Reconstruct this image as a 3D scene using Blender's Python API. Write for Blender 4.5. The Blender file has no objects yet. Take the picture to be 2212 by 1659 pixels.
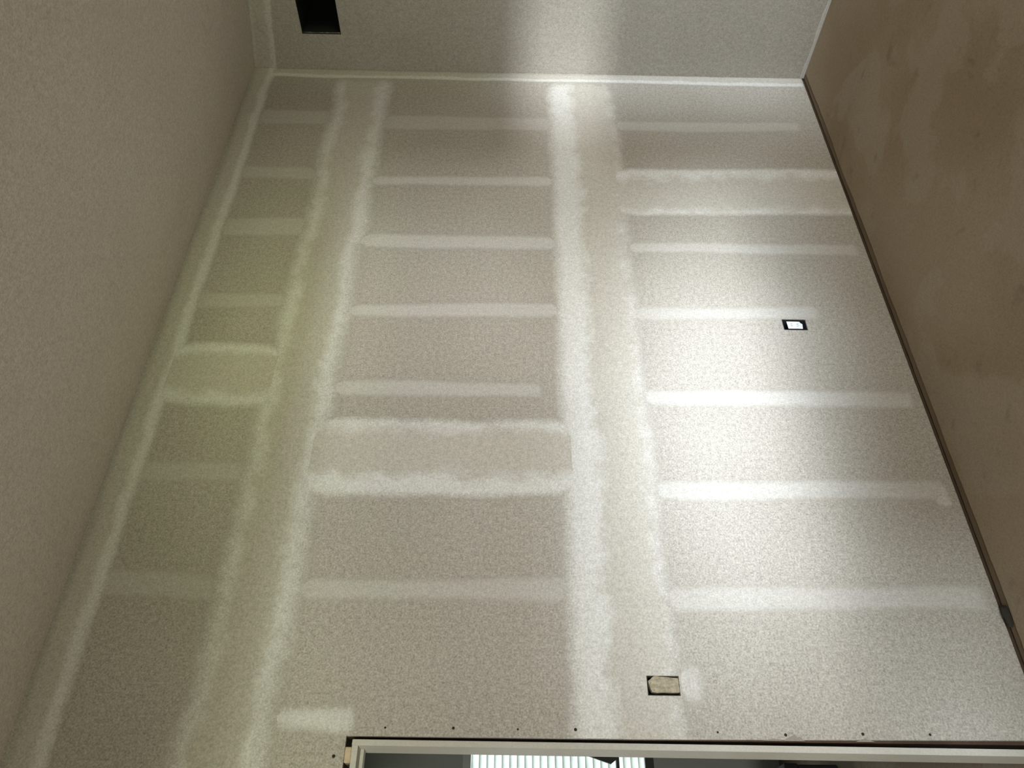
import bpy, bmesh, math, random
from mathutils import Matrix, Vector
from mathutils import noise as mnoise
random.seed(7)
scene = bpy.context.scene
COL = scene.collection

# ------------------------------------------------------------------ camera
# the phone was held on its side: image right is down, image up is along the wall
cam = bpy.data.cameras.new('camera')
cam.sensor_fit = 'HORIZONTAL'; cam.sensor_width = 36.0
cam.lens = 1637.6 / 2212 * 36.0
cam.clip_start = 0.02
co = bpy.data.objects.new('camera', cam); COL.objects.link(co)
fw = Vector((0.58452949, 0.81132709, -0.00858059))
ir = Vector((0.00858943, -0.01676247, -0.9998226))
iu = Vector((0.811327, -0.58435209, 0.01676699))
co.matrix_world = Matrix(((ir.x, iu.x, -fw.x, 0.0), (ir.y, iu.y, -fw.y, -2.4058),
                          (ir.z, iu.z, -fw.z, 1.6334), (0, 0, 0, 1)))
scene.camera = co

# ------------------------------------------------------------------ view, sky, daylight
scene.view_settings.view_transform = 'Standard'
scene.view_settings.look = 'None'
scene.view_settings.gamma = 1.0
scene.view_settings.use_curve_mapping = False
scene.view_settings.exposure = -0.52
w = bpy.data.worlds.new('overcast_sky'); scene.world = w; w.use_nodes = True
bg = w.node_tree.nodes['Background']
bg.inputs[0].default_value = (0.86, 0.92, 1.0, 1); bg.inputs[1].default_value = 4.0
scene.cycles.caustics_reflective = False; scene.cycles.caustics_refractive = False; scene.cycles.max_bounces = 7; scene.cycles.diffuse_bounces = 4; scene.cycles.transparent_max_bounces = 12


def area(name, loc, target, sx, sy, power, color, spread=180):
    l = bpy.data.lights.new(name, 'AREA'); l.shape = 'RECTANGLE'
    l.size = sx; l.size_y = sy; l.energy = power; l.color = color; l.spread = math.radians(spread)
    o = bpy.data.objects.new(name, l); COL.objects.link(o)
    o.location = loc
    d = Vector(target) - Vector(loc)
    o.rotation_euler = d.to_track_quat('-Z', 'Y').to_euler()
    return o


# unseen area lamps outside the windows, standing in for sky, lawn and added fill
k_ = area('sky_daylight', (-0.35, -13.6, 3.38), (1.09, -4.6, 1.7), 3.4, 0.7, 640, (0.77, 0.85, 1.0), 60)
k_.rotation_euler.rotate_axis('Z', math.radians(-20))
k_ = area('sky_daylight_low', (0.75, -13.6, 3.55), (1.09, -4.6, 1.7), 2.0, 0.7, 340, (0.80, 0.86, 1.0), 60)  # second sky patch added to spread the bright lobe
k_.rotation_euler.rotate_axis('Z', math.radians(-14))
area('band_lamp', (-8.27, -13.6, 1.6), (-0.28, -4.6, 1.43), 1.6, 0.45, 95, (0.97, 0.97, 1.0), 24)  # added lamp that throws a band through the slit opening
area('lawn_bounce', (-0.6, -13.6, -0.05), (1.09, -4.6, 1.7), 3.0, 1.0, 145, (0.80, 0.88, 0.42), 60)
area('open_fill', (-2.0, -6.2, 1.7), (0.2, -2.0, 1.6), 2.2, 1.6, 200, (1.0, 0.92, 0.77))  # added fill lamp outside the large back window
area('corner_fill', (3.15, -6.3, 2.0), (3.05, -1.0, 1.9), 1.3, 1.4, 195, (1.0, 0.92, 0.79))  # added fill lamp to lift the far corner
area('side_fill', (-4.9, -2.4, 1.5), (-1.0, -2.2, 1.6), 2.2, 1.8, 235, (1.0, 0.92, 0.80))  # added fill lamp outside the left wall

# ------------------------------------------------------------------ materials


def nt(name):
    m = bpy.data.materials.new(name); m.use_nodes = True
    n = m.node_tree; b = n.nodes['Principled BSDF']
    return m, n, b


def N(n, t, **kw):
    x = n.nodes.new(t)
    for k, v in kw.items():
        setattr(x, k, v)
    return x


def noise(n, pos, scale, detail=3.0, rough=0.6, dist=0.0):
    x = N(n, 'ShaderNodeTexNoise'); x.inputs['Scale'].default_value = scale
    x.inputs['Detail'].default_value = detail; x.inputs['Roughness'].default_value = rough
    x.inputs['Distortion'].default_value = dist
    n.links.new(pos, x.inputs['Vector']); return x.outputs['Fac']


def maprange(n, v, a, b, c, d, smooth=False):
    x = N(n, 'ShaderNodeMapRange'); x.clamp = True
    if smooth: x.interpolation_type = 'SMOOTHSTEP'
    x.inputs[1].default_value = a; x.inputs[2].default_value = b
    x.inputs[3].default_value = c; x.inputs[4].default_value = d
    n.links.new(v, x.inputs[0]); return x.outputs[0]


def math2(n, op, a, b):
    x = N(n, 'ShaderNodeMath', operation=op)
    for i, v in enumerate((a, b)):
        if isinstance(v, (int, float)): x.inputs[i].default_value = v
        else: n.links.new(v, x.inputs[i])
    return x.outputs[0]


def mixc(n, f, a, b, mode='MIX'):
    x = N(n, 'ShaderNodeMix', data_type='RGBA', blend_type=mode)
    if isinstance(f, (int, float)): x.inputs[0].default_value = f
    else: n.links.new(f, x.inputs[0])
    for i, v in ((6, a), (7, b)):
        if isinstance(v, tuple): x.inputs[i].default_value = (*v, 1)
        else: n.links.new(v, x.inputs[i])
    return x.outputs[2]


def grain(n, pos, col, amp, s1=170, s2=60):
    """fine fleck of the paper or plaster: multiplies the colour by 1 +- amp"""
    a = noise(n, pos, s1, 2.0, 0.7); b = noise(n, pos, s2, 3.0, 0.7)
    s = math2(n, 'ADD', math2(n, 'MULTIPLY', a, 0.65), math2(n, 'MULTIPLY', b, 0.35))
    f = maprange(n, s, 0.3, 0.7, 1 - amp, 1 + amp)
    v = N(n, 'ShaderNodeVectorMath', operation='SCALE')
    n.links.new(col, v.inputs[0]); n.links.new(f, v.inputs['Scale'])
    return v.outputs[0], s


def surf(name, c1, c2, amp=0.12, rough=0.9, blotch=1.3, bump=0.15, s1=170, s2=60):
    m, n, b = nt(name)
    pos = N(n, 'ShaderNodeNewGeometry').outputs['Position']
    f = maprange(n, noise(n, pos, blotch, 4.0, 0.55), 0.35, 0.65, 0, 1, True)
    c = mixc(n, f, c1, c2)
    c, s = grain(n, pos, c, amp, s1, s2)
    n.links.new(c, b.inputs['Base Color']); b.inputs['Roughness'].default_value = rough
    b.inputs['Specular IOR Level'].default_value = 0.25
    if bump:
        bp = N(n, 'ShaderNodeBump'); bp.inputs['Strength'].default_value = bump
        bp.inputs['Distance'].default_value = 0.002
        n.links.new(s, bp.inputs['Height']); n.links.new(bp.outputs[0], b.inputs['Normal'])
    return m


PAPER_A, PAPER_B = (0.368, 0.338, 0.294), (0.338, 0.308, 0.264)


def plain(name, c, rough=0.6, metal=0.0):
    return surf(name, c, tuple(x * 0.88 for x in c), 0.06, rough, 6.0, 0.05)


PAPER = surf('drywall_paper', PAPER_A, PAPER_B, 0.48)
PRIMED = surf('primed_end_wall', (0.365, 0.342, 0.302), (0.34, 0.317, 0.277), 0.30)
CEIL = surf('ceiling_plaster', (0.68, 0.615, 0.565), (0.65, 0.585, 0.535), 0.30)
PLAIN = surf('plain_wall', (0.55, 0.53, 0.49), (0.52, 0.50, 0.46), 0.05)
GREYW = surf('grey_wall', (0.50, 0.51, 0.50), (0.46, 0.47, 0.46), 0.06)
WOOD = surf('rough_stud_wood', (0.09, 0.05, 0.03), (0.06, 0.035, 0.022), 0.2, 0.85, 8.0)
SHIM = surf('pine_shim', (0.50, 0.40, 0.27), (0.42, 0.33, 0.21), 0.1, 0.8, 20.0)
JAMB = surf('primed_jamb', (0.46, 0.435, 0.38), (0.42, 0.395, 0.34), 0.10, 0.6, 3.0, 0.08)
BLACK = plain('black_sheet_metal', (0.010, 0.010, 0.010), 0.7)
DARKB = plain('dark_plastic', (0.025, 0.026, 0.028), 0.6)
WHITEP = surf('white_plastic', (0.80, 0.81, 0.82), (0.72, 0.73, 0.75), 0.12, 0.4, 60.0)
GYPS = surf('gypsum_scrap', (0.33, 0.285, 0.20), (0.25, 0.215, 0.15), 0.3, 0.95, 40.0, 0.4)
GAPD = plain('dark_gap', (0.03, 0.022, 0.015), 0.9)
SIDING = plain('white_siding', (0.86, 0.87, 0.86), 0.5)
LAWN = surf('lawn', (0.16, 0.24, 0.06), (0.11, 0.17, 0.04), 0.3, 0.95, 0.7)
WINF = plain('grey_window_frame', (0.10, 0.10, 0.10), 0.5)
WINW = plain('white_window_frame', (0.70, 0.70, 0.68), 0.5)


def make_floor_mat():
    m, n, b = nt('dusty_brown_floor')
    pos = N(n, 'ShaderNodeNewGeometry').outputs['Position']
    f = maprange(n, noise(n, pos, 1.4, 3.0, 0.5, 0.2), 0.36, 0.66, 0, 1, True)
    c = mixc(n, f, (0.228, 0.170, 0.108), (0.270, 0.210, 0.145))
    p = maprange(n, noise(n, pos, 2.1, 4.0, 0.5, 0.3), 0.53, 0.58, 0, 0.40, True)      # trodden plaster dust
    c = mixc(n, p, c, (0.305, 0.258, 0.195))
    q = maprange(n, noise(n, pos, 7.0, 4.0, 0.6, 0.4), 0.60, 0.72, 0, 0.35, True)
    c = mixc(n, q, c, (0.115, 0.085, 0.055))
    c, s = grain(n, pos, c, 0.20, 190, 70)
    n.links.new(c, b.inputs['Base Color']); b.inputs['Roughness'].default_value = 0.85
    b.inputs['Specular IOR Level'].default_value = 0.2
    return m


FLOOR = make_floor_mat()


def make_compound():
    """joint compound: attribute cov runs 0..1 from the feathered edge inwards, ctr marks the trowelled middle"""
    m, n, b = nt('joint_compound')
    pos = N(n, 'ShaderNodeNewGeometry').outputs['Position']
    cov = N(n, 'ShaderNodeAttribute', attribute_name='cov').outputs['Fac']
    ctr = N(n, 'ShaderNodeAttribute', attribute_name='ctr').outputs['Fac']
    opa = N(n, 'ShaderNodeAttribute', attribute_name='opa').outputs['Fac']
    big = noise(n, pos, 9.0, 4.0, 0.6, 0.5)
    c = mixc(n, maprange(n, math2(n, 'ADD', ctr, math2(n, 'MULTIPLY', math2(n, 'SUBTRACT', big, 0.5), 0.9)), 0.3, 0.75, 0, 1, True),
             (0.585, 0.57, 0.535), (0.440, 0.410, 0.355))
    fine = noise(n, pos, 150.0, 3.0, 0.7); mid = noise(n, pos, 24.0, 3.0, 0.6)
    nn = math2(n, 'ADD', math2(n, 'MULTIPLY', math2(n, 'SUBTRACT', fine, 0.5), 1.1),
               math2(n, 'MULTIPLY', math2(n, 'SUBTRACT', mid, 0.5), 0.55))
    # thin coats let the paper colour show; the very edge breaks up into flecks
    t = maprange(n, math2(n, 'ADD', cov, nn), 0.05, 0.85, 0, 1, True)
    t = math2(n, 'MULTIPLY', math2(n, 'MULTIPLY', t, opa), maprange(n, cov, 0.0, 0.25, 0, 1))
    f = maprange(n, noise(n, pos, 1.3, 4.0, 0.55), 0.35, 0.65, 0, 1, True)
    c = mixc(n, t, mixc(n, f, PAPER_A, PAPER_B), c)
    c, s = grain(n, pos, c, 0.28)
    n.links.new(c, b.inputs['Base Color']); b.inputs['Roughness'].default_value = 0.88
    b.inputs['Specular IOR Level'].default_value = 0.25
    a = math2(n, 'GREATER_THAN', math2(n, 'ADD', cov, math2(n, 'MULTIPLY', nn, 0.5)), 0.10)
    n.links.new(a, b.inputs['Alpha'])
    return m


COMP = make_compound()


def make_glass():
    m, n, b = nt('window_glass')
    tr = N(n, 'ShaderNodeBsdfTransparent'); tr.inputs[0].default_value = (0.96, 0.98, 0.97, 1)
    gl = N(n, 'ShaderNodeBsdfGlossy'); gl.inputs['Roughness'].default_value = 0.02
    mx = N(n, 'ShaderNodeMixShader'); mx.inputs[0].default_value = 0.06
    n.links.new(tr.outputs[0], mx.inputs[1]); n.links.new(gl.outputs[0], mx.inputs[2])
    n.links.new(mx.outputs[0], n.nodes['Material Output'].inputs[0])
    return m


GLASS = make_glass()

# ------------------------------------------------------------------ mesh helpers


def link(name, me, mat, parent=None):
    o = bpy.data.objects.new(name, me); COL.objects.link(o)
    if mat is not None and len(me.materials) == 0: me.materials.append(mat)
    if parent is not None: o.parent = parent
    return o


def from_bm(name, bm, mat, parent=None, smooth=False):
    me = bpy.data.meshes.new(name); bmesh.ops.recalc_face_normals(bm, faces=bm.faces)
    bm.to_mesh(me); bm.free()
    if smooth:
        for f in me.polygons: f.use_smooth = True
    return link(name, me, mat, parent)


def bbox(bm, a, b):
    x0, y0, z0 = a; x1, y1, z1 = b
    v = [bm.verts.new(p) for p in ((x0, y0, z0), (x1, y0, z0), (x1, y1, z0), (x0, y1, z0),
                                   (x0, y0, z1), (x1, y0, z1), (x1, y1, z1), (x0, y1, z1))]
    for f in ((0, 3, 2, 1), (4, 5, 6, 7), (0, 1, 5, 4), (1, 2, 6, 5), (2, 3, 7, 6), (3, 0, 4, 7)):
        bm.faces.new([v[i] for i in f])
    return v


def box(name, a, b, mat, parent=None, bevel=0.0):
    bm = bmesh.new(); bbox(bm, a, b)
    if bevel:
        bmesh.ops.bevel(bm, geom=bm.edges[:], offset=bevel, segments=2, affect='EDGES', profile=0.5)
    return from_bm(name, bm, mat, parent)


def slab(name, u0, u1, v0, v1, t0, t1, holes, mat, parent=None, axis='y', top=None, jag=None):
    """a board with rectangular cut-outs. axis 'y': u = x, v = z; axis 'x': u = y, v = z. top(u, v) may lower v"""
    us = sorted({u0, u1, *[h[0] for h in holes], *[h[1] for h in holes]}); us = [u for u in us if u0 <= u <= u1]
    vs = sorted({v0, v1, *[h[2] for h in holes], *[h[3] for h in holes]}); vs = [v for v in vs if v0 <= v <= v1]
    def solid(i, j):
        if not (0 <= i < len(us) - 1 and 0 <= j < len(vs) - 1): return False
        cu = (us[i] + us[i + 1]) / 2; cv = (vs[j] + vs[j + 1]) / 2
        return not any(h[0] < cu < h[1] and h[2] < cv < h[3] for h in holes)
    bm = bmesh.new(); vd = {}
    def P(i, j, t):
        k = (i, j, t)
        if k not in vd:
            u, v = us[i], vs[j]
            if top and j == len(vs) - 1: v = top(u)
            vd[k] = bm.verts.new((u, t, v) if axis == 'y' else (t, u, v))
        return vd[k]
    for i in range(len(us) - 1):
        for j in range(len(vs) - 1):
            if not solid(i, j): continue
            for t in (t0, t1):
                bm.faces.new([P(i, j, t), P(i + 1, j, t), P(i + 1, j + 1, t), P(i, j + 1, t)])
            for di, dj, e in ((-1, 0, ((i, j), (i, j + 1))), (1, 0, ((i + 1, j), (i + 1, j + 1))),
                              (0, -1, ((i, j), (i + 1, j))), (0, 1, ((i, j + 1), (i + 1, j + 1)))):
                if not solid(i + di, j + dj):
                    (a, b), (c, d) = e
                    bm.faces.new([P(a, b, t0), P(c, d, t0), P(c, d, t1), P(a, b, t1)])
    return from_bm(name, bm, mat, parent)


def tag(o, label=None, cat=None, group=None, kind=None):
    if label: o['label'] = label
    if cat: o['category'] = cat
    if group: o['group'] = group
    if kind: o['kind'] = kind
    return o


def empty(name, loc=(0, 0, 0)):
    o = bpy.data.objects.new(name, None); COL.objects.link(o); o.location = loc
    return o


def fbm(x, y, s):
    return mnoise.fractal((x, y, s * 13.7), 0.7, 2.0, 3)


XC = 3.8628           # the end wall
SLOPE = 0.16
def ceil_z(y): return 3.055 + SLOPE * y
WB = -4.6             # wall behind the camera
XL = -3.3             # wall on the far left

# ------------------------------------------------------------------ main wall
DOOR = (-0.40, 0.457, -1.0, 2.081)
OUT = (2.034, 2.092, 0.379, 0.479)
SW = (0.580, 0.638, 1.087, 1.186)
wall = slab('wall_front', XL, XC + 0.1, -0.02, 3.16, 0.0131, 0.1010, [DOOR, OUT, SW], WOOD)
tag(wall, 'long unpainted drywall wall with taped seams and pale bands of joint compound', 'wall', kind='structure')
Z0, Z1, Z2, Z3 = 0.012, 1.2195, 2.4395, 3.055
g = 0.001
for (a, b, c, d, hs) in ((2.91 + g, XC, Z0, Z1, []), (0.457, 2.91 - g, Z0, Z1, [OUT, SW]),
                         (1.41 + g, XC, Z1 + g, Z2, []), (-0.95, 1.41 - g, Z1 + g, Z2, [DOOR]),
                         (1.76 + g, XC, Z2 + g, Z3, []), (XL, 1.76 - g, Z2 + g, Z3, []),
                         (XL, -0.95 - g, Z1 + g, Z2, []), (XL, -0.40, Z0, Z1, [])):
    bo = slab('drywall_board', a, b, c, d, 0.0, 0.0127, hs, PAPER, wall)
    if a == 0.457:                                        # the cut beside the door runs out of plumb
        for v in bo.data.vertices:
            if v.co.x < 0.4575: v.co.x += 0.011 * (1.22 - v.co.z) / 1.22
slab('rear_board', XL, XC + 0.1, 0.012, 3.05, 0.1014, 0.1144, [DOOR], GREYW, wall)


def strip(name, parent, a0, a1, b0, b1, feather, opa, wob=0.010, along='z', proud=0.0010, seed=0, ctrw=0.35, ctro=0.5,
          ends=(True, True), plane=('y', 0.0), efeather=None, skew=0.0, zf=None):
    """thin feathered coat of compound; runs from b0 to b1 along one axis, a0..a1 wide across it"""
    W_ = a1 - a0; L = b1 - b0
    nu = 9; nv = max(6, int(L / 0.03))
    efeather = efeather or feather
    bm = bmesh.new(); lc = bm.verts.layers.float.new('cov'); lt = bm.verts.layers.float.new('ctr'); lo = bm.verts.layers.float.new('opa')
    us = [0, .04, .1, .2, .35, .5, .65, .8, .9, .96, 1.0]
    rows = []
    for j in range(nv + 1):
        t = j / nv; s = b0 + L * t
        # rounded tails where the trowel stopped
        de = min(t * L if ends[0] else 9, (1 - t) * L if ends[1] else 9)
        tail = 1.0
        if de < W_ * 0.35: tail = math.sqrt(max(0.0, 1 - (1 - de / (W_ * 0.35)) ** 2)) * 0.45 + 0.55
        lo_ = a0 + wob * fbm(s * 1.7, 1.3, seed) + skew * (t - 0.5) + W_ * (1 - tail) / 2
        hi_ = a1 + wob * fbm(s * 1.9, 7.7, seed + 3) + skew * (t - 0.5) - W_ * (1 - tail) / 2
        row = []
        for u in us:
            a = lo_ + (hi_ - lo_) * u
            cov = min(1.0, min(u, 1 - u) * (hi_ - lo_) / feather, de / efeather)
            p = -proud * (0.15 + 0.85 * cov)
            x, z = (a, s) if along == 'z' else (s, a)
            if zf: z = zf(x, z)
            v = bm.verts.new((x, p + plane[1], z) if plane[0] == 'y' else (plane[1] + p, x, z))
            v[lc] = cov; v[lo] = opa
            v[lt] = max(0.0, min(1.0, 1.15 - abs(u - ctro) / ctrw * 0.65))
            row.append(v)
        rows.append(row)
    for j in range(nv):
        for i in range(len(us) - 1):
            bm.faces.new((rows[j][i], rows[j][i + 1], rows[j + 1][i + 1], rows[j + 1][i]))
    if plane[0] == 'y':                                   # cut the coat back around boxes and the doorway
        for h in (DOOR, OUT, SW):
            m_ = 0.0008
            lo2 = [min(v.co[q] for v in bm.verts) for q in (0, 2)]; hi2 = [max(v.co[q] for v in bm.verts) for q in (0, 2)]
            if lo2[0] > h[1] or hi2[0] < h[0] or lo2[1] > h[3] or hi2[1] < h[2]: continue
            for co_, no_ in (((h[0] - m_, 0, 0), (1, 0, 0)), ((h[1] + m_, 0, 0), (1, 0, 0)), ((0, 0, h[2] - m_), (0, 0, 1)), ((0, 0, h[3] + m_), (0, 0, 1))):
                bmesh.ops.bisect_plane(bm, geom=bm.verts[:] + bm.edges[:] + bm.faces[:], plane_co=co_, plane_no=no_, dist=1e-6)
            dead = [f for f in bm.faces if h[0] - m_ < f.calc_center_median().x < h[1] + m_ and h[2] - m_ < f.calc_center_median().z < h[3] + m_]
            bmesh.ops.delete(bm, geom=dead, context='FACES')
    return from_bm(name, bm, COMP, parent, True)


k = 0
def nx():
    global k
    k += 1
    return k


# tape seams between the rows of boards
strip('seam_band', wall, 1.055, 1.450, 0.40, 3.80, 0.090, 0.95, 0.018, 'x', 0.0016, nx(), 0.26, 0.36, (False, True))
strip('seam_band', wall, 2.255, 2.605, XL, 3.80, 0.110, 0.92, 0.026, 'x', 0.0016, nx(), 0.24, 0.52, (False, True))
# end joints of the boards
strip('butt_joint_band', wall, 2.715, 3.075, 0.012, 1.16, 0.045, 0.93, 0.010, 'z', 0.0014, nx(), 0.34, 0.45, (False, True), skew=-0.03)
strip('butt_joint_band', wall, 1.225, 1.585, 1.34, 2.38, 0.055, 0.93, 0.018, 'z', 0.0014, nx(), 0.28, 0.55, skew=-0.02)
strip('butt_joint_band', wall, 1.585, 1.940, 2.50, 3.00, 0.060, 0.90, 0.014, 'z', 0.0014, nx(), 0.30, 0.5)
# inside corners
strip('corner_band', wall, 3.775, XC - 0.0015, 0.02, 2.99, 0.020, 0.85, 0.010, 'z', 0.0009, nx(), 0.3, 0.7, (False, False))
strip('ceiling_corner_band', wall, 2.915, 3.052, XL, XC - 0.002, 0.040, 0.80, 0.014, 'x', 0.0012, nx(), 0.3, 0.7, (False, False))
# screw rows over the studs
for (x, hw, z0, z1, op) in ((3.395, .070, 1.38, 2.34, .45), (2.940, .045, 1.38, 2.33, .70), (2.520, .055, 1.38, 2.33, .72),
                            (2.110, .047, 1.44, 2.33, .62), (1.705, .045, 1.475, 2.32, .62), (0.900, .048, 1.40, 2.33, .50),
                            (3.405, .050, .10, 1.12, .55), (2.510, .044, .03, 1.13, .62), (2.120, .046, .30, 1.13, .50),
                            (1.685, .046, .03, 1.13, .66), (1.285, .048, .03, 1.13, .60), (0.890, .052, .03, 1.13, .55),
                            (3.420, .070, 2.54, 2.95, .42), (2.970, .055, 2.54, 2.95, .42), (2.590, .068, 2.53, 2.95, .50),
                            (2.145, .050, 2.53, 2.95, .42), (1.320, .050, 2.54, 2.96, .34), (0.905, .052, 2.54, 2.96, .38)):
    if z0 > 1.3 and z0 < 1.45: z0 -= 0.07
    if 2.3 < z1 < 2.36: z1 += 0.07
    strip('screw_row_band', wall, x - hw, x + hw, z0, z1, 0.034, op * 0.62, 0.010, 'z', 0.0007, nx(), 0.1, 3.0, efeather=0.05, skew=random.uniform(-.025, .02))
# patches
strip('compound_patch', wall, 0.455, 0.555, 2.05, 2.33, 0.045, 0.72, 0.03, 'z', 0.0006, nx(), 0.1, 3.0)
strip('compound_patch', wall, 0.545, 0.690, 1.00, 1.30, 0.045, 0.45, 0.016, 'z', 0.0005, nx(), 0.1, 3.0)
strip('compound_patch', wall, 1.225, 1.330, 0.035, 0.10, 0.02, 0.45, 0.010, 'z', 0.0005, nx(), 0.1, 3.0)

# screws left showing beside the door
for (x, z, r) in ((.480, 1.97, .0032), (.481, 1.77, .0042), (.480, 1.58, .003), (.481, 1.41, .0046), (.479, .99, .0032),
                  (.474, .79, .0045), (.479, .56, .0046), (.480, .36, .0040), (.402, 2.110, .0050)):
    bm = bmesh.new(); e_ = 0.0016 if 1.3 < z < 1.5 else 0.0
    ring = [bm.verts.new((x + r * math.cos(t), -0.0006 - e_, z + r * math.sin(t))) for t in [i * math.pi / 5 for i in range(10)]]
    ring2 = [bm.verts.new((x + r * .6 * math.cos(t), -0.0012 - e_, z + r * .6 * math.sin(t))) for t in [i * math.pi / 5 for i in range(10)]]
    for i in range(10):
        bm.faces.new((ring[i], ring[(i + 1) % 10], ring2[(i + 1) % 10], ring2[i]))
    c = bm.verts.new((x, -0.0004 - e_, z))
    for i in range(10): bm.faces.new((ring2[i], ring2[(i + 1) % 10], c))
    from_bm('screw', bm, GAPD, wall)
box('pencil_tick', (2.985, -0.0004, 0.722), (3.05, 0.0002, 0.728), DARKB, wall)
# torn paper at the door edge
for (x0, x1, z0, z1) in ((.4575, .474, .735, .80), (.4575, .464, .80, .86), (.4575, .466, .53, .585)):
    bm = bmesh.new(); n_ = 9; vs = []
    for i in range(n_ + 1):
        z = z0 + (z1 - z0) * i / n_
        xx = x0 + (x1 - x0) * math.sin(math.pi * i / n_) * (0.7 + 0.5 * random.random())
        vs.append((bm.verts.new((x0, -0.0006, z)), bm.verts.new((xx + .0005, -0.0003, z))))
    for i in range(n_): bm.faces.new((vs[i][0], vs[i][1], vs[i + 1][1], vs[i + 1][0]))
    from_bm('torn_edge', bm, surf('torn_paper', (0.27, 0.235, 0.195), (0.23, 0.20, 0.165), 0.15), wall)

# ------------------------------------------------------------------ end wall
VENT = (-0.565, -0.202, 2.540, 2.746)
end = slab('wall_right', WB, 0.0128, -0.02, 3.2, XC + 0.0131, XC + 0.12, [VENT], WOOD, axis='x')
tag(end, 'narrow grey end wall with a black vent opening near the ceiling', 'wall', kind='structure')
slab('drywall_board', WB, -0.0004, 0.008, 1.2195, XC, XC + 0.0127, [], PRIMED, end, axis='x')
slab('drywall_board', WB, -0.0004, 1.2197, 2.4395, XC, XC + 0.0127, [], PRIMED, end, axis='x')
slab('drywall_board', WB, -0.0004, 2.4397, 3.055, XC, XC + 0.0127, [VENT], PRIMED, end, axis='x', top=lambda u: ceil_z(u))
strip('ceiling_corner_band', end, -0.125, 0.0, -2.2, -0.001, 0.014, 0.55, 0.006, 'x', 0.0010, nx(), 0.3, 0.6, (False, False),
      plane=('x', XC), zf=lambda y, z: ceil_z(y) - 0.003 + z)
# ragged light lip at the foot of the end wall
bm = bmesh.new(); vs = []
for i in range(120):
    y = -0.002 - i * 0.02
    h = 0.017 + 0.007 * fbm(y * 9, 2.2, 5)
    vs.append([bm.verts.new(p) for p in ((XC - 0.0012, y, 0.002), (XC - 0.0016, y, h), (XC + 0.002, y, h + 0.004))])
for i in range(119):
    for j in range(2): bm.faces.new((vs[i][j], vs[i][j + 1], vs[i + 1][j + 1], vs[i + 1][j]))
from_bm('board_edge_lip', bm, surf('torn_white_edge', (0.48, 0.47, 0.44), (0.42, 0.41, 0.385), 0.2), end)
# sheet metal duct in the vent opening
duct = empty('duct_boot', (XC, -0.38, 2.64))
tag(duct, 'black rectangular vent opening high on the end wall by the ceiling', 'air duct')
y0, y1, z0, z1 = VENT
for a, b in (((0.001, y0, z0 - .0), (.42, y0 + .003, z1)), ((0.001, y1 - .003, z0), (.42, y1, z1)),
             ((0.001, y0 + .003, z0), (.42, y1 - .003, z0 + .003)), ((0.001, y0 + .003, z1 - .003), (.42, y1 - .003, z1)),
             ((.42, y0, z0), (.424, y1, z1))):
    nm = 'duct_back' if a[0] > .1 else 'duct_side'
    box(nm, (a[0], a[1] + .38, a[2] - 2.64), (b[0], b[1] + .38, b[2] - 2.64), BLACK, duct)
# dusty frayed cut at the near end of the opening
bm = bmesh.new(); vs = []
for i in range(30):
    z = z0 + (z1 - z0) * i / 29
    d = 0.012 + 0.010 * abs(fbm(z * 30, 3.1, 9))
    vs.append((bm.verts.new((0.0, y1 - .0005 + .38, z - 2.64)), bm.verts.new((0.011, y1 - d * .35 + .38, z - 2.64))))
for i in range(29): bm.faces.new((vs[i][0], vs[i][1], vs[i + 1][1], vs[i + 1][0]))
from_bm('frayed_edge', bm, surf('frayed_gypsum', (0.17, 0.16, 0.14), (0.08, 0.08, 0.07), 0.4, 0.9, 60.0), duct)

# ------------------------------------------------------------------ floor
fl = empty('floor'); tag(fl, 'dusty brown floor with pale trodden smears of plaster dust', 'floor', kind='structure')
box('slab_base', (XL - .1, WB - .1, -0.06), (XC + .12, 2.6, 0.0), surf('bare_floor', (0.175, 0.128, 0.083), (0.14, 0.100, 0.064), 0.15), fl)
bm = bmesh.new(); vs = []
n_ = 300
for i in range(n_ + 1):
    x = XL + (XC - 0.004 - XL) * i / n_
    e = -0.030 + 0.006 * fbm(x * 4, .4, 2) + 0.002 * fbm(x * 30, .4, 4)
    vs.append([bm.verts.new(p) for p in ((x, e, 0.0005), (x, e - 0.006, 0.004), (x, WB + .002, 0.004))])
for i in range(n_):
    for j in range(2): bm.faces.new((vs[i][j], vs[i][j + 1], vs[i + 1][j + 1], vs[i + 1][j]))
from_bm('floor_sheet', bm, FLOOR, fl)
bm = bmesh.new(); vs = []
for i in range(n_ + 1):                                   # dark strip laid for the shadowed crack under the boards
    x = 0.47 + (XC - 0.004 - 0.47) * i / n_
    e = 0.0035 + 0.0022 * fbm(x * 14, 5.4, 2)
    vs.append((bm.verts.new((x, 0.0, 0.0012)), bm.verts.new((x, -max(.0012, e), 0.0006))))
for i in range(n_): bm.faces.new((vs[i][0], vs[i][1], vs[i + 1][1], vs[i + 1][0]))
from_bm('crack_shadow_strip', bm, GAPD, fl)
box('floor_sheet', (-1.6, 0.13, 0.0), (2.3, 2.44, 0.004), FLOOR, fl)

# ------------------------------------------------------------------ ceiling
bm = bmesh.new(); vs = []
for x in (XL, XC + .012):
    vs.append([bm.verts.new((x, y, ceil_z(y) + t)) for (y, t) in ((0.0126, 0), (WB, 0), (WB, .08), (0.0126, .08))])
for j in range(4): bm.faces.new((vs[0][j], vs[0][(j + 1) % 4], vs[1][(j + 1) % 4], vs[1][j]))
bm.faces.new(vs[0]); bm.faces.new(vs[1])
ceiling = from_bm('ceiling', bm, CEIL)
tag(ceiling, 'smooth pinkish grey plastered ceiling above the long drywall wall', 'ceiling', kind='structure')
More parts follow.
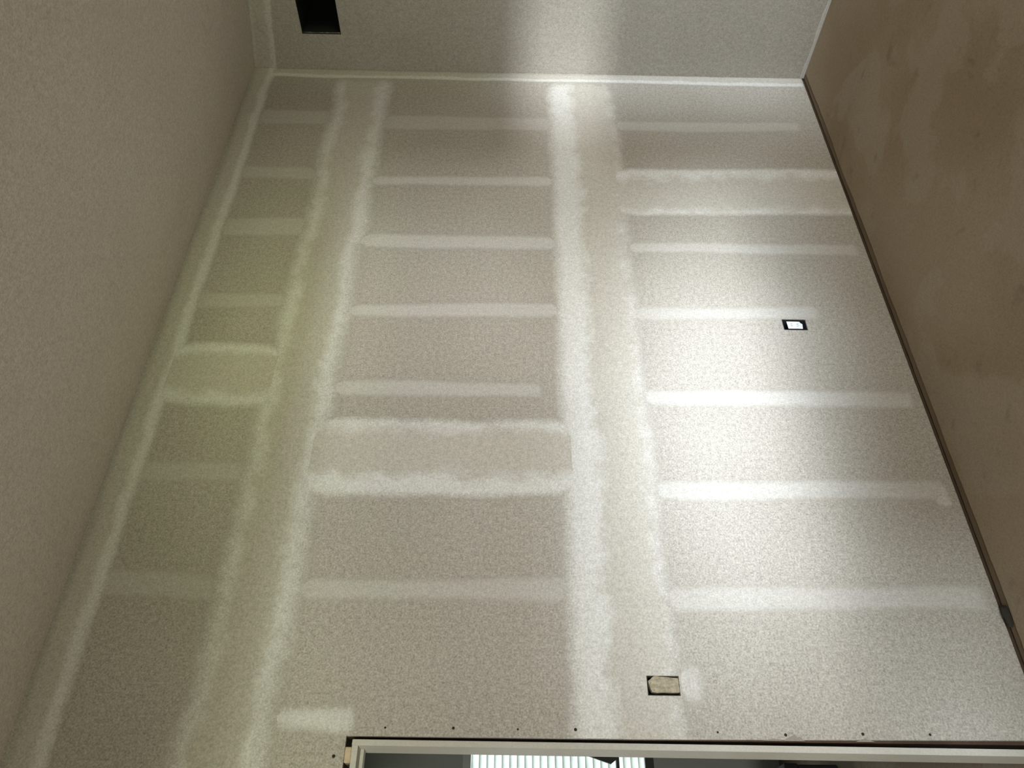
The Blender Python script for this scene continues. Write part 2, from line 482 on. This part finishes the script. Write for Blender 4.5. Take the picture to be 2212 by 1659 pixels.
# scuffed V mark on the ceiling
bm = bmesh.new()
def cpt(x, y): return (x, y, ceil_z(y) - 0.0006)
for pts in ([(3.111, -.668), (3.125, -.672), (3.160, -.612), (3.205, -.598), (3.228, -.584), (3.205, -.580), (3.151, -.578), (3.135, -.600)],
            [(3.195, -.690), (3.215, -.703), (3.242, -.680), (3.240, -.650), (3.215, -.645), (3.196, -.664)]):
    bm.faces.new([bm.verts.new(cpt(*p)) for p in pts])
from_bm('scuff_mark', bm, surf('ceiling_scuff', (0.57, 0.515, 0.475), (0.63, 0.57, 0.53), 0.3, 0.9, 25.0), ceiling)

# ------------------------------------------------------------------ walls behind and beside the camera, with assumed and added windows
W1 = (0.56, 1.62, 1.43, 1.97)
W2 = (-3.10, -1.03, 0.85, 2.15)
W5 = (-0.75, 0.19, 1.245, 1.625)
W6 = (2.62, 3.66, 0.95, 2.15)
wb = slab('wall_back', XL - .1, XC + .12, -0.02, 3.2, WB - 0.15, WB, [W1, W2, W5, W6], PLAIN)
tag(wb, 'plain pale wall behind the viewer, with windows added for the light', 'wall', kind='structure')
W4 = (-3.5, -1.2, 0.25, 2.15)
wl = slab('wall_left', WB, 0.0128, -0.02, 3.2, XL - .12, XL, [W4], PLAIN, axis='x')
tag(wl, 'plain pale wall at the far side of the room, with an added window', 'wall', kind='structure')


def window(name, x0, x1, z0, z1, y, label, mat, bars=()):
    r = empty(name, ((x0 + x1) / 2, y, z0)); tag(r, label, 'window', kind='structure')
    cx = (x0 + x1) / 2; t = 0.045
    def B(nm, a, b, m): return box(nm, (a[0] - cx, a[1], a[2] - z0), (b[0] - cx, b[1], b[2] - z0), m, r)
    B('frame_side', (x0, -.03, z0), (x0 + t, .03, z1), mat); B('frame_side', (x1 - t, -.03, z0), (x1, .03, z1), mat)
    B('frame_rail', (x0 + t, -.03, z0), (x1 - t, .03, z0 + t), mat); B('frame_rail', (x0 + t, -.03, z1 - t), (x1 - t, .03, z1), mat)
    for (bx0, bx1, bz0, bz1) in bars: B('muntin', (bx0, -.012, bz0), (bx1, .012, bz1), mat)
    B('pane', (x0 + t, -.003, z0 + t), (x1 - t, .003, z1 - t), GLASS)
    return r


window('window_1', *W1, WB - 0.08, 'shallow wide window behind the viewer opposite the end of the long wall', WINW)
window('fill_window_back', *W2, WB - 0.08, 'large window added behind the viewer to let in fill light', WINW, [(-2.09, -2.05, .895, 2.105)])  # unseen window added so the back fill lamp reaches the room
window('fill_window_corner', *W6, WB - 0.08, 'window added behind the viewer to light the end wall corner', WINW)  # unseen window added to brighten the dark corner
window('band_slit', *W5, WB - 0.08, 'small slit opening added behind the viewer to shape a band of light', WINW)  # unseen slit added to cut the lamp into a band

w4 = window('fill_window_side', -1.15, 1.15, 0.25, 2.15, 0.0, 'tall window added in the left wall to let in fill light', WINW, [(-.02, .02, .295, 2.105)])  # unseen window added for the side fill lamp
w4.location = (XL - 0.06, -2.35, 0.25); w4.rotation_euler.z = math.pi / 2

# ------------------------------------------------------------------ doorway
door = empty('door_1', (0.0, 0.0, 0.0))
tag(door, 'cream primed door frame in an open doorway with no door hung', 'door frame', kind='structure')
def jamb(x0, x1, xb0, xb1):
    bm = bmesh.new()
    for z, a, b in ((0.004, xb0, xb1), (2.0615, x0, x1)):
        for (x, y) in ((a, -.0015), (b, -.0015), (b, .1155), (a, .1155)): bm.verts.new((x, y, z))
    v = list(bm.verts)
    for f in ((0, 1, 2, 3), (4, 5, 6, 7), (0, 1, 5, 4), (1, 2, 6, 5), (2, 3, 7, 6), (3, 0, 4, 7)): bm.faces.new([v[i] for i in f])
    bmesh.ops.recalc_face_normals(bm, faces=bm.faces)
    bmesh.ops.bevel(bm, geom=bm.edges[:], offset=0.0012, segments=2, affect='EDGES')
    return from_bm('jamb', bm, JAMB, door)
jamb(0.4315, 0.4478, 0.4235, 0.4425)
jamb(-0.3930, -0.3755, -0.3930, -0.3755)
box('head_jamb', (-0.3750, -.0010, 2.0435), (0.4320, .1150, 2.0610), JAMB, door, 0.0012)
box('door_stop', (-0.3750, .050, 2.0330), (0.4310, .085, 2.0433), JAMB, door, 0.001)
for (x0, x1) in ((0.386, 0.428), (0.30, 0.366), (-0.1, -0.04)):
    bm = bmesh.new()
    bbox(bm, (x0, -0.001 + random.uniform(0, .004), 2.0616), (x1, .09, 2.0805))
    bmesh.ops.bevel(bm, geom=bm.edges[:], offset=0.002, segments=1, affect='EDGES')
    from_bm('shim', bm, SHIM, door)

# ------------------------------------------------------------------ electrical boxes in the wall
def ebox(name, h, label, mat):
    cx = (h[0] + h[1]) / 2; z0 = h[2]
    r = empty(name, (cx, 0.0, z0)); tag(r, label, 'electrical box')
    w_ = (h[1] - h[0]) / 2; H_ = h[3] - h[2]; t = .003; d = .062
    box('box_side', (-w_ + .0006, .002, .0006), (-w_ + t, d, H_ - .0006), mat, r); box('box_side', (w_ - t, .002, .0006), (w_ - .0006, d, H_ - .0006), mat, r)
    box('box_end', (-w_ + t, .002, .0006), (w_ - t, d, t), mat, r); box('box_end', (-w_ + t, .002, H_ - t), (w_ - t, d, H_ - .0006), mat, r)
    box('box_back', (-w_ + t, d - .003, t), (w_ - t, d, H_ - t), mat, r)
    return r, w_, H_


def poly_plate(name, pts, y0, y1, mat, parent, rough=0.0, seed=0):
    bm = bmesh.new()
    a = [bm.verts.new((x, y0, z)) for x, z in pts]; b = [bm.verts.new((x, y1, z)) for x, z in pts]
    f = bm.faces.new(a); bm.faces.new(b)
    for i in range(len(pts)): bm.faces.new((a[i], a[(i + 1) % len(pts)], b[(i + 1) % len(pts)], b[i]))
    if rough:
        r = bmesh.ops.triangulate(bm, faces=[f])
        bmesh.ops.subdivide_edges(bm, edges=[e for e in bm.edges if all(abs(v.co.y - y0) < 1e-6 for v in e.verts)], cuts=4, use_grid_fill=True)
        for v in bm.verts:
            if v.co.y < (y0 + y1) / 2: v.co.y += rough * mnoise.noise((v.co.x * 90, v.co.z * 90, seed))
            v.co.x += rough * .5 * mnoise.noise((v.co.x * 140, v.co.z * 140, seed + 5)); v.co.z += rough * .5 * mnoise.noise((v.co.x * 140, v.co.z * 140, seed + 9))
    return from_bm(name, bm, mat, parent)


ob, w_, H_ = ebox('outlet_box', OUT, 'small dark-rimmed outlet box with white insert low on the wall near the floor', DARKB)
dev = poly_plate('receptacle', [(-.0185, .0185), (.006, .0155), (.013, .024), (.0195, .026), (.0195, .0800), (-.0185, .0785)], .003, .0045, WHITEP, ob)
for zc in (.036, .062):
    poly_plate('socket_face', [(.0135 * math.cos(t), zc + .0105 * math.sin(t)) for t in [i * math.pi / 6 for i in range(12)]], .0018, .0032, WHITEP, dev)
    for sx in (-.005, .005): box('slot', (sx - .0008, .0014, zc - .003), (sx + .0008, .0019, zc + .005), DARKB, dev)
sb, w_, H_ = ebox('switch_box', SW, 'tan plaster-clogged switch box cutout beside the doorway at hand height', GAPD)
poly_plate('plaster_plug', [(-.0190, .004), (-.0185, .0015), (.0225, .0015), (.0215, .020), (.0235, .045), (.0285, .066), (.0285, .0745), (.0130, .0955), (-.0050, .0900), (-.0185, .0860), (-.0205, .070), (-.0185, .050), (-.0200, .03)],
           .0010, .020, GYPS, sb, 0.003, 3)

# ------------------------------------------------------------------ scrap on the floor
bm = bmesh.new(); bmesh.ops.create_icosphere(bm, subdivisions=3, radius=1.0)
for v in bm.verts:
    q = 1 + 0.35 * mnoise.noise(v.co * 1.7) + 0.2 * mnoise.noise(v.co * 4.1)
    v.co = Vector((v.co.x * .036 * q, v.co.y * .012 * q, max(0.0, v.co.z + .35) * .016 * q))
sc_ = from_bm('debris_scrap', bm, plain('dark_scrap', (0.03, 0.026, 0.02), 0.9), None, True)
sc_.location = (0.838, -0.0165, 0.0003)
tag(sc_, 'small dark scrap of debris on the floor against the foot of the wall', 'debris')

# ------------------------------------------------------------------ room beyond the doorway
FY = 2.44
WF = (-0.9, 1.45, 0.735, 1.845)
wf = slab('wall_beyond', -1.72, 2.42, -0.02, 2.85, FY, FY + .14, [WF], GREYW)
tag(wf, 'grey wall with a bright window in the room beyond the doorway', 'wall', kind='structure')
for nm, x0, x1, lb in (('wall_beyond_left', -1.72, -1.6, 'left side wall of the room beyond the doorway'), ('wall_beyond_right', 2.3, 2.42, 'right side wall of the room beyond the doorway')):
    tag(box(nm, (x0, .1148, -.02), (x1, FY, 2.85), GREYW), lb, 'wall', kind='structure')
tag(box('ceiling_beyond', (-1.72, .1148, 2.72), (2.42, FY, 2.85), GREYW), 'flat ceiling of the room beyond the doorway', 'ceiling', kind='structure')
wz = 1.045
win3 = window('window_3', *WF, FY + .05, 'bright window in the room seen through the doorway', WINW)
cxw = (WF[0] + WF[1]) / 2
box('meeting_rail', (WF[0] + .045 - cxw, -.012, .195), (WF[1] - .045 - cxw, .012, .213), WINF, win3)
box('sill_rail', (WF[0] - cxw, -.048, .0), (WF[1] - cxw, -.031, .05), WINF, win3)
bm = bmesh.new()
for y in (-.05, -.035):
    for (x, z) in ((.95, 1.10), (.835, 1.137), (.787, .985), (.812, .95), (.95, .90)): bm.verts.new((x - cxw, y, z - WF[2]))
v = list(bm.verts)
bm.faces.new(v[:5]); bm.faces.new(v[5:])
for i in range(5): bm.faces.new((v[i], v[(i + 1) % 5], v[5 + (i + 1) % 5], v[5 + i]))
from_bm('hanging_flap', bm, WINF, win3)
# dark tool box on the floor of that room
tb = empty('tool_box', (0.42, 1.72, 0.004)); tag(tb, 'dark box on the floor of the room beyond the doorway', 'box')
box('body', (-.24, -.12, 0), (.24, .12, .19), DARKB, tb, .008); box('lid', (-.245, -.125, .191), (.245, .125, .262), DARKB, tb, .010)
for sx in (-.14, .14): box('latch', (sx - .02, -.133, .15), (sx + .02, -.1255, .22), WINF, tb, .002)
box('handle', (-.08, -.012, .2625), (.08, .012, .285), WINF, tb, .005)

# ------------------------------------------------------------------ outdoors
gr = slab('ground_outside', -14, 16, -22, 14, -0.62, -0.5, [], LAWN)
for v in gr.data.vertices: v.co = Vector((v.co.x, v.co.z, v.co.y))
tag(gr, 'lawn around the house', 'ground', kind='structure')
hs = empty('neighbour_house', (2.0, 8.6, -0.5)); tag(hs, 'white lap-sided house outside, seen through the far window', 'house')
box('sheathing', (-5, .06, 0), (7, .3, 5.2), SIDING, hs)
pm = None
for i in range(50):
    if pm is None:
        bm = bmesh.new()
        for x in (-5, 7):
            for (y, z) in ((.0, 0), (.02, 0), (.06, .106), (.045, .106)): bm.verts.new((x, y, z))
        v = list(bm.verts); bm.faces.new(v[:4]); bm.faces.new(v[4:])
        for a in range(4): bm.faces.new((v[a], v[(a + 1) % 4], v[4 + (a + 1) % 4], v[4 + a]))
        o = from_bm('siding_plank', bm, SIDING, hs); pm = o.data
    else:
        o = link('siding_plank', pm, None, hs)
    o.location = (0, 0, i * 0.1)
